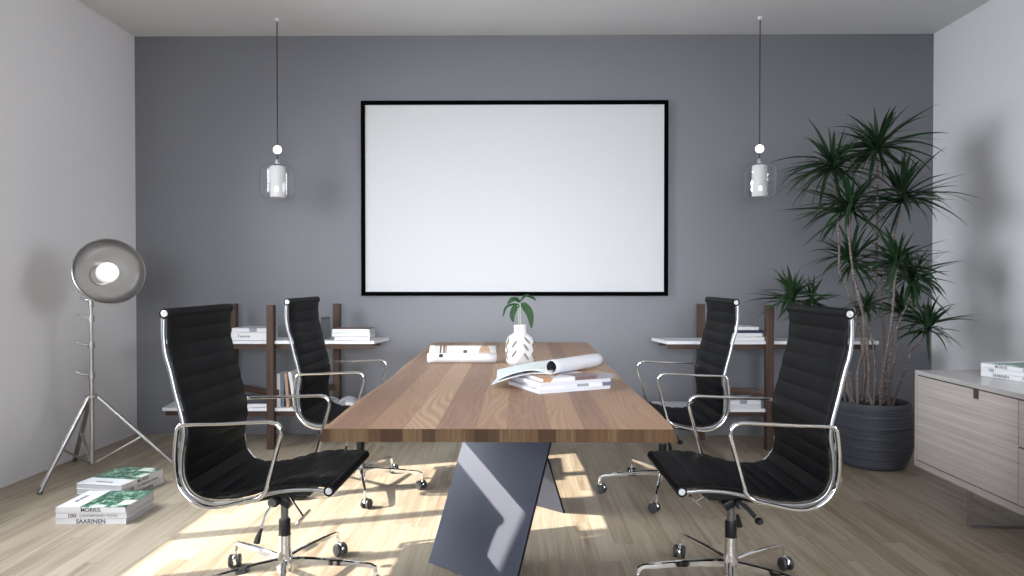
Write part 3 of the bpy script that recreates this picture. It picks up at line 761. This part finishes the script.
# ------------------------------------------------------------------ office chair
def make_chair(label):
    """local +X is where the sitter looks; Y spans the width"""
    t = thing('office_chair', label, 'chair')
    prof = [(-.311, 1.052), (-.3135, 1.0), (-.3125, .955), (-.306, .905), (-.293, .86), (-.275, .78), (-.256, .705), (-.246, .655), (-.247, .615), (-.254, .575), (-.257, .53), (-.253, .485), (-.235, .443), (-.205, .417), (-.165, .404), (-.12, .402), (-.06, .407), (0, .423), (.06, .440), (.12, .449), (.18, .451), (.243, .446)]
    fx = lambda x: .243+(x-.243)*1.03
    pts = catmull([(fx(x), 0, z) for x, z in prof], 4)
    HW = .235
    for s in (-1, 1):
        MB().sweep([p+Vector((0, s*HW, 0)) for p in pts], rrect(.012, .013, .004), side=(0, 1, 0)).build('side_frame', M_alu, t)
    # sling: offset to the sitter's side
    N = []
    for i, p in enumerate(pts):
        T_ = (pts[min(i+1, len(pts)-1)]-pts[max(i-1, 0)]).normalized(); N.append(Vector((-T_.z, 0, T_.x)))
    # arc length
    s_ = [0]
    for i in range(1, len(pts)): s_.append(s_[-1]+(pts[i]-pts[i-1]).length)
    def at(s):
        for i in range(1, len(pts)):
            if s_[i] >= s:
                q = (s-s_[i-1])/(s_[i]-s_[i-1]); return pts[i-1].lerp(pts[i], q), N[i-1].lerp(N[i], q).normalized()
        return pts[-1], N[-1]
    Ltot = s_[-1]; rib = Ltot/19
    split = rib*11
    def sling(sa, sb, name, wrap0=False, wrap1=False):
        rows = []; n = int(round((sb-sa)/rib*12)); w = HW+.001
        lineA, lineB = [], []
        for i in range(n+1):
            s = sa+(sb-sa)*i/n; p, nn = at(s); ph = (s/rib) % 1.0
            bump = .0055*abs(sin(pi*ph))**.45
            lineA.append(p+nn*(.0185+bump)); lineB.append(p+nn*(.0115-bump*.5))
        def row(pt, y): return Vector((pt.x, y, pt.z))
        m = MB(); ys = [-w, -w+.004, -w+.010, -w*.5, 0, w*.5, w-.010, w-.004, w]
        edge = [.35, .75, 1, 1, 1, 1, 1, .75, .35]
        mid = [(a+b)/2 for a, b in zip(lineA, lineB)]
        m.grid([[row(mid[i].lerp(lineA[i], e), y) for y, e in zip(ys, edge)] for i in range(n+1)])
        m.grid([[row(mid[i].lerp(lineB[i], e), y) for y, e in zip(ys, edge)] for i in range(n+1)])
        for q in (0, -1):
            m.grid([[row(mid[i].lerp(lineA[i], .35), ys[q]), row(mid[i].lerp(lineB[i], .35), ys[q])] for i in range(n+1)])
        for i in (0, n):
            m.grid([[row(mid[i].lerp(lineA[i], e), y) for y, e in zip(ys, edge)], [row(mid[i].lerp(lineB[i], e), y) for y, e in zip(ys, edge)]])
        return m.build(name, M_leather, t, smooth=50)
    sling(.004, split, 'backrest'); sling(split, Ltot-.006, 'seat')
    for nm, (px, pz) in (('top_roll', (-.320, 1.050)), ('front_roll', (.244, .4495))):
        rl = MB().cyl((px, -HW-.010, pz), (px, HW+.006, pz), .0185, n=24).build(nm, M_leather, t)
        for s in (-1, 1):
            MB().lathe([(.0115, 0), (.0115, .002), (.0095, .0035), (.004, .0035), (.003, .002)], 20, M=Matrix.Translation((px, s*(HW+(.010 if s < 0 else .006)), pz)) @ Matrix.Rotation(-s*pi/2, 4, 'X')).build('end_cap', M_capalu, rl)
    # armrests
    arm = [(-.253, .648), (-.247, .666), (-.227, .676), (-.107, .680), (.040, .687), (.066, .685), (.084, .676), (.093, .655), (.090, .632), (.074, .573), (.050, .482), (.040, .452), (.018, .430), (-.040, .414), (-.120, .397), (-.172, .401), (-.215, .425), (-.243, .460), (-.256, .50), (-.260, .573)]
    for s in (-1, 1):
        a = MB().sweep([p+Vector((0, s*(HW+.030), 0)) for p in catmull([(fx(x), 0, z) for x, z in arm], 4, True)], rrect(.021, .0115, .0045), side=(0, 1, 0), closed=True).build('armrest', M_chrome, t)
        for (x, z) in ((fx(-.257)-.006, .50), (.00, .424)):
            MB().cyl((x, s*(HW-.004), z), (x, s*(HW+.034), z), .007).build('spacer_bolt', M_chrome, a)
    # spreader bars
    for (x, z) in ((-.02, .409), (fx(-.252)-.012, .60)):
        MB().sweep([(x, -HW, z), (x, -HW*.6, z-.006), (x, HW*.6, z-.006), (x, HW, z)], rrect(.024, .010, .003), side=(1, 0, 0) if z < .5 else (0, 0, 1)).build('spreader', M_alu, t)
    # mechanism
    m = MB().box(-.05, .10, -.045, .045, .355, .405, bev=.008).box(.06, .12, -.065, .065, .372, .420, bev=.006)
    m.sweep([(-.03, 0, .36), (.03, 0, .325)], rrect(.06, .035, .008), side=(0, 1, 0))
    m.cyl((-.02, -.05, .345), (-.02, .05, .345), .019)
    m.sweep([(.0, -.02, .385), (-.03, -.10, .378), (-.09, -HW+.02, .392)], rrect(.03, .010, .003), side=(1, 0, 0)).sweep([(.0, .02, .385), (-.03, .10, .378), (-.09, HW-.02, .392)], rrect(.03, .010, .003), side=(1, 0, 0))
    m.build('tilt_mechanism', M_blackplastic, t)
    MB().cyl((-.025, -.052, .345), (-.025, -.060, .345), .016).cyl((-.025, .052, .345), (-.025, .060, .345), .016).build('pivot_cap', M_greyrod, t)
    lv = MB().tube(catmull([(-.02, -.05, .345), (-.042, -.07, .31), (-.055, -.09, .252)], 5), .004).build('height_lever', M_chrome, t)
    MB().sweep([(-.053, -.088, .262), (-.060, -.094, .238), (-.066, -.10, .212)], rrect(.022, .016, .005), radii=[.6, 1.0, 1.25]).build('lever_grip', M_blackplastic, lv)
    MB().tube([(.03, -.045, .375), (.105, -.095, .308)], .0040).tube([(.084, -.10, .284), (.128, -.09, .332)], .0055).build('tension_handle', M_chrome, t)
    pd = MB().sweep([(-.01, .05, .36), (-.040, .07, .335), (-.062, .085, .31)], rrect(.016, .010, .003), radii=[1, 1.1, 1.2]).build('tilt_lever', M_blackplastic, t)
    MB().sphere((-.072, .092, .298), .016, 14, .8).build('lever_knob', M_blackplastic, pd)
    # column
    MB().cyl((0, 0, .255), (0, 0, .345), .014, n=20).build('gas_rod', M_greyrod, t)
    MB().lathe([(.020, .205), (.0215, .21), (.0215, .262), (.019, .268)], 24).build('column_sleeve', M_blackplastic, t)
    MB().lathe([(.022, .066), (.029, .072), (.031, .09), (.029, .125), (.025, .14), (.0235, .16), (.0235, .208)], 28).build('hub', M_chrome, t)
    for k in range(5):
        a = 2*pi*k/5; d = Vector((cos(a), sin(a), 0)); sd = Vector((-sin(a), cos(a), 0))
        m = MB(); pth = [d*.02+Vector((0, 0, .112)), d*.10+Vector((0, 0, .112)), d*.22+Vector((0, 0, .106)), d*.325+Vector((0, 0, .098)), d*.343+Vector((0, 0, .090)), d*.347+Vector((0, 0, .062))]
        m.sweep(pth, [(.009, -.012), (.008, .006), (.004, .010), (-.004, .010), (-.008, .006), (-.009, -.012)], side=sd, radii=[1.15, 1.1, .9, .72, .66, .5])
        lg = m.build('leg', M_chrome, t)
        # caster
        c = d*.347; wd = Vector((cos(a+1.2), sin(a+1.2), 0)) if k % 2 else Vector((cos(a-.7), sin(a-.7), 0)); wa = Vector((-wd.y, wd.x, 0))
        cc = c - wd*.012 + Vector((0, 0, .0255))
        cs = MB().cyl(c+Vector((0, 0, .03)), c+Vector((0, 0, .068)), .006)
        hood = [cc + wd*(.0215*cos(q)) + Vector((0, 0, .0215*sin(q)+.001)) for q in [R(x) for x in range(10, 171, 16)]]
        cs.sweep(hood, rrect(.013, .010, .003), side=wa).cyl(cc-wa*.023, cc+wa*.023, .005)
        csob = cs.build("caster", M_chrome, t)
        for s in (-1, 1):
            Mw = Matrix.Translation(cc+wa*s*.009) @ (wa*s).to_track_quat('Z', 'Y').to_matrix().to_4x4()
            MB().lathe([(.008, 0), (.024, 0), (.0255, .004), (.0255, .010), (.022, .014), (.012, .015), (.001, .015)], 22, True, False, M=Mw).build('wheel', M_tyre, csob)
    return t
c1 = make_chair('black ribbed leather office chair with chrome arms at the near left of the table')
for src, x, y, rz, lb in [(c1, -.88, 2.55, -1.6, None),
    (None, -.88, 3.785, -1.4, 'black ribbed leather office chair at the far left of the table'),
    (None, .792, 2.545, 180.7, 'black ribbed leather office chair at the near right of the table'),
    (None, .79, 3.74, 181.1, 'black ribbed leather office chair at the far right of the table')]:
    o = src or copy_tree(c1)
    o.location = (x, y, 0); o.rotation_euler = (0, 0, R(rz)); o['group'] = 'office chairs around the conference table'
    if lb: o['label'] = lb

# ------------------------------------------------------------------ big plant
PX, PY = 2.235, 4.33
t = thing('potted_dracaena', 'tall many-stemmed spiky dracaena in a ribbed dark grey pot', 'potted plant', (PX, PY, 0))
prof = [(.165, 0), (.185, .012)]
N = 60
key = [(.0, .178), (.05, .205), (.12, .228), (.20, .2385), (.28, .236), (.34, .228), (.395, .220)]
for i in range(N+1):
    z = .012+(.395-.012)*i/N
    for (za, ra), (zb, rb) in zip(key, key[1:]):
        if za <= z <= zb: r = ra+(rb-ra)*(z-za)/(zb-za)
    r2 = r + (.0022 if i % 2 else -.0022) * (1 if 2 < i < N-3 else 0)
    if i % 10 == 0 and 2 < i < N-3: r2 = r+.003
    prof.append((r2, z))
prof += [(.214, .405), (.200, .405), (.192, .395), (.190, .36)]
MB().lathe(prof, 64, True, False).build('planter', plain('ribbed_grey_clay', (.062, .066, .082), .6, bump=.3, bscale=80, var=.25, vscale=12), t, smooth=25)
rg = random.Random(8); m = MB()
m.lathe([(.191, .355), (.191, .372), (.12, .378), (.05, .376), (.001, .378)], 40, True, False)
for _ in range(140):
    a = rg.uniform(0, 2*pi); q = .18*math.sqrt(rg.random()); r = rg.uniform(.006, .014)
    m.sphere((q*cos(a), q*sin(a), .376), r, 6, .8)
m.build('soil', M_soil, t)
def bark():
    t_ = NT('dracaena_bark'); o = t_.obj()
    n1 = t_.noise(t_.scale(o, 40, 40, 90), 1, 4, .7)
    n2 = t_.noise(o, 14, 3)
    c = t_.ramp(n1, [(.35, (.07, .045, .035)), (.55, (.22, .19, .17)), (.68, (.50, .47, .43))])
    c = t_.mix(t_.ramp(n2, [(.35, 0), (.65, .75)]), c, (.13, .09, .075))
    t_.set(Base_Color=c, Roughness=.85); t_.bump(n1, .5, .004); return t_.mat
M_bark = bark()
M_leafd = plain('dracaena_leaf', (.018, .046, .017), .42, var=.45, vscale=9)
M_leafd.node_tree.nodes['Principled BSDF'].inputs['Specular IOR Level'].default_value = .4
def pt(px, py, dy=0):
    Y = PY + dy; return Vector(((px-518.5)/682.67*Y - PX, dy, 1.165-(py-280)/682.67*Y))
trunks = [ # px path from soil to crown, depth offset, radius
    ([(846, 402), (845, 372), (850, 345), (855, 318), (846, 290), (838, 270), (837, 235), (832, 182)], -.02, .0105),
    ([(857, 402), (856, 372), (862, 350), (862, 320), (858, 300), (852, 275), (848, 245), (848, 214)], -.07, .0115),
    ([(866, 403), (868, 370), (866, 340), (872, 300), (874, 270), (875, 220), (875, 158)], .06, .0125),
    ([(882, 404), (884, 372), (883, 335), (879, 300), (886, 265), (892, 235), (898, 206)], .03, .0115),
    ([(879, 403), (880, 380), (886, 345), (890, 318), (892, 290), (894, 268)], -.10, .0105),
    ([(887, 404), (886, 375), (892, 340), (899, 318), (907, 300), (910, 284)], -.04, .0095),
    ([(890, 401), (897, 388), (904, 368), (910, 350), (919, 342), (924, 331)], -.06, .0095),
    ([(842, 398), (838, 370), (824, 345), (804, 322), (793, 304)], .05, .009),
    ([(852, 400), (848, 375), (838, 345), (822, 320), (812, 302)], .10, .008),
    ([(872, 402), (874, 375), (872, 348), (868, 330), (866, 314)], .0, .009),
    ([(860, 400), (864, 372), (858, 330), (853, 300), (850, 268)], .12, .010),
    ([(893, 399), (893, 360), (897, 330), (898, 312)], .10, .008),
    ([(850, 404), (843, 385), (850, 372)], -.12, .007), ([(872, 404), (866, 388)], -.1, .012), ([(889, 404), (888, 375), (890, 365)], -.12, .006)]
for path, dy, r in trunks:
    P = [pt(px, py, dy) for px, py in path]
    base = Vector((max(-.14, min(.14, P[0].x)), max(-.13, min(.13, dy)), .365)); P[0] = base
    c = catmull(P, 7); n = len(c)
    MB().tube(c, r*.66, 9, radii=[(1.25-.45*i/n)*(1+.10*sin(i*2.1)+.06*sin(i*5.3)) for i in range(n)]).build('trunk', M_bark, t, smooth=60)
rg = random.Random(21)
def crown(c, L, nleaf, dens_up=1.0, wid=.0105):
    m = MB()
    for i in range(nleaf):
        a = rg.uniform(0, 2*pi)
        el = R(rg.choice([rg.uniform(45, 85), rg.uniform(0, 50), rg.uniform(-45, 15), rg.uniform(-20, 30)]))
        l = L*rg.uniform(.72, 1.12)*(.9 if el < 0 else 1.0-.32*min(1, max(0, (el-R(35))/R(35)))); w = wid*rg.uniform(.8, 1.25)
        h = Vector((cos(a), sin(a), 0)); droop = rg.uniform(.10, .55)*(.5+.5*cos(el))
        base = Vector(c) + Vector((0, 0, rg.uniform(-.035, .045))) + h*.006
        n = 7; pl = []; p = base.copy(); e = el
        for k in range(n+1):
            pl.append(p.copy()); e2 = e - droop*(k/n)**1.2*2.0
            p = p + (h*cos(e2)+Vector((0, 0, sin(e2))))*(l/n)
        rows = []
        sd = Vector((-sin(a), cos(a), 0)); tw = rg.uniform(-.6, .6)
        for k, q in enumerate(pl):
            f = k/n; ww = w*(.55+.45*min(1, f*4))*(1-max(0, (f-.35)/.65)**1.4) + .0004
            T_ = (pl[min(k+1, n)]-pl[max(k-1, 0)]).normalized(); up = sd.cross(T_).normalized()
            s2 = (sd*cos(tw)+up*sin(tw))
            rows.append([q+s2*ww, q-s2.cross(T_)*ww*.35*(1), q-s2*ww])
        m.grid(rows)
    return m
for (px, py, dy, L, nl) in [(830.5, 168, -.02, .40, 80), (875, 149, .06, .40, 74), (899, 199, .03, .42, 78), (848.5, 208, -.07, .39, 80), (850, 262, .12, .37, 60),
    (791.5, 298, .05, .28, 54), (811, 300, .10, .22, 34), (894.5, 263, -.10, .31, 54), (910, 279, -.04, .31, 54), (925, 328, -.06, .26, 56), (866, 309, .0, .18, 30), (898, 309, .10, .22, 34)]:
    crown(pt(px, py, dy), L, nl).build('leaf_crown', M_leafd, t, smooth=60)
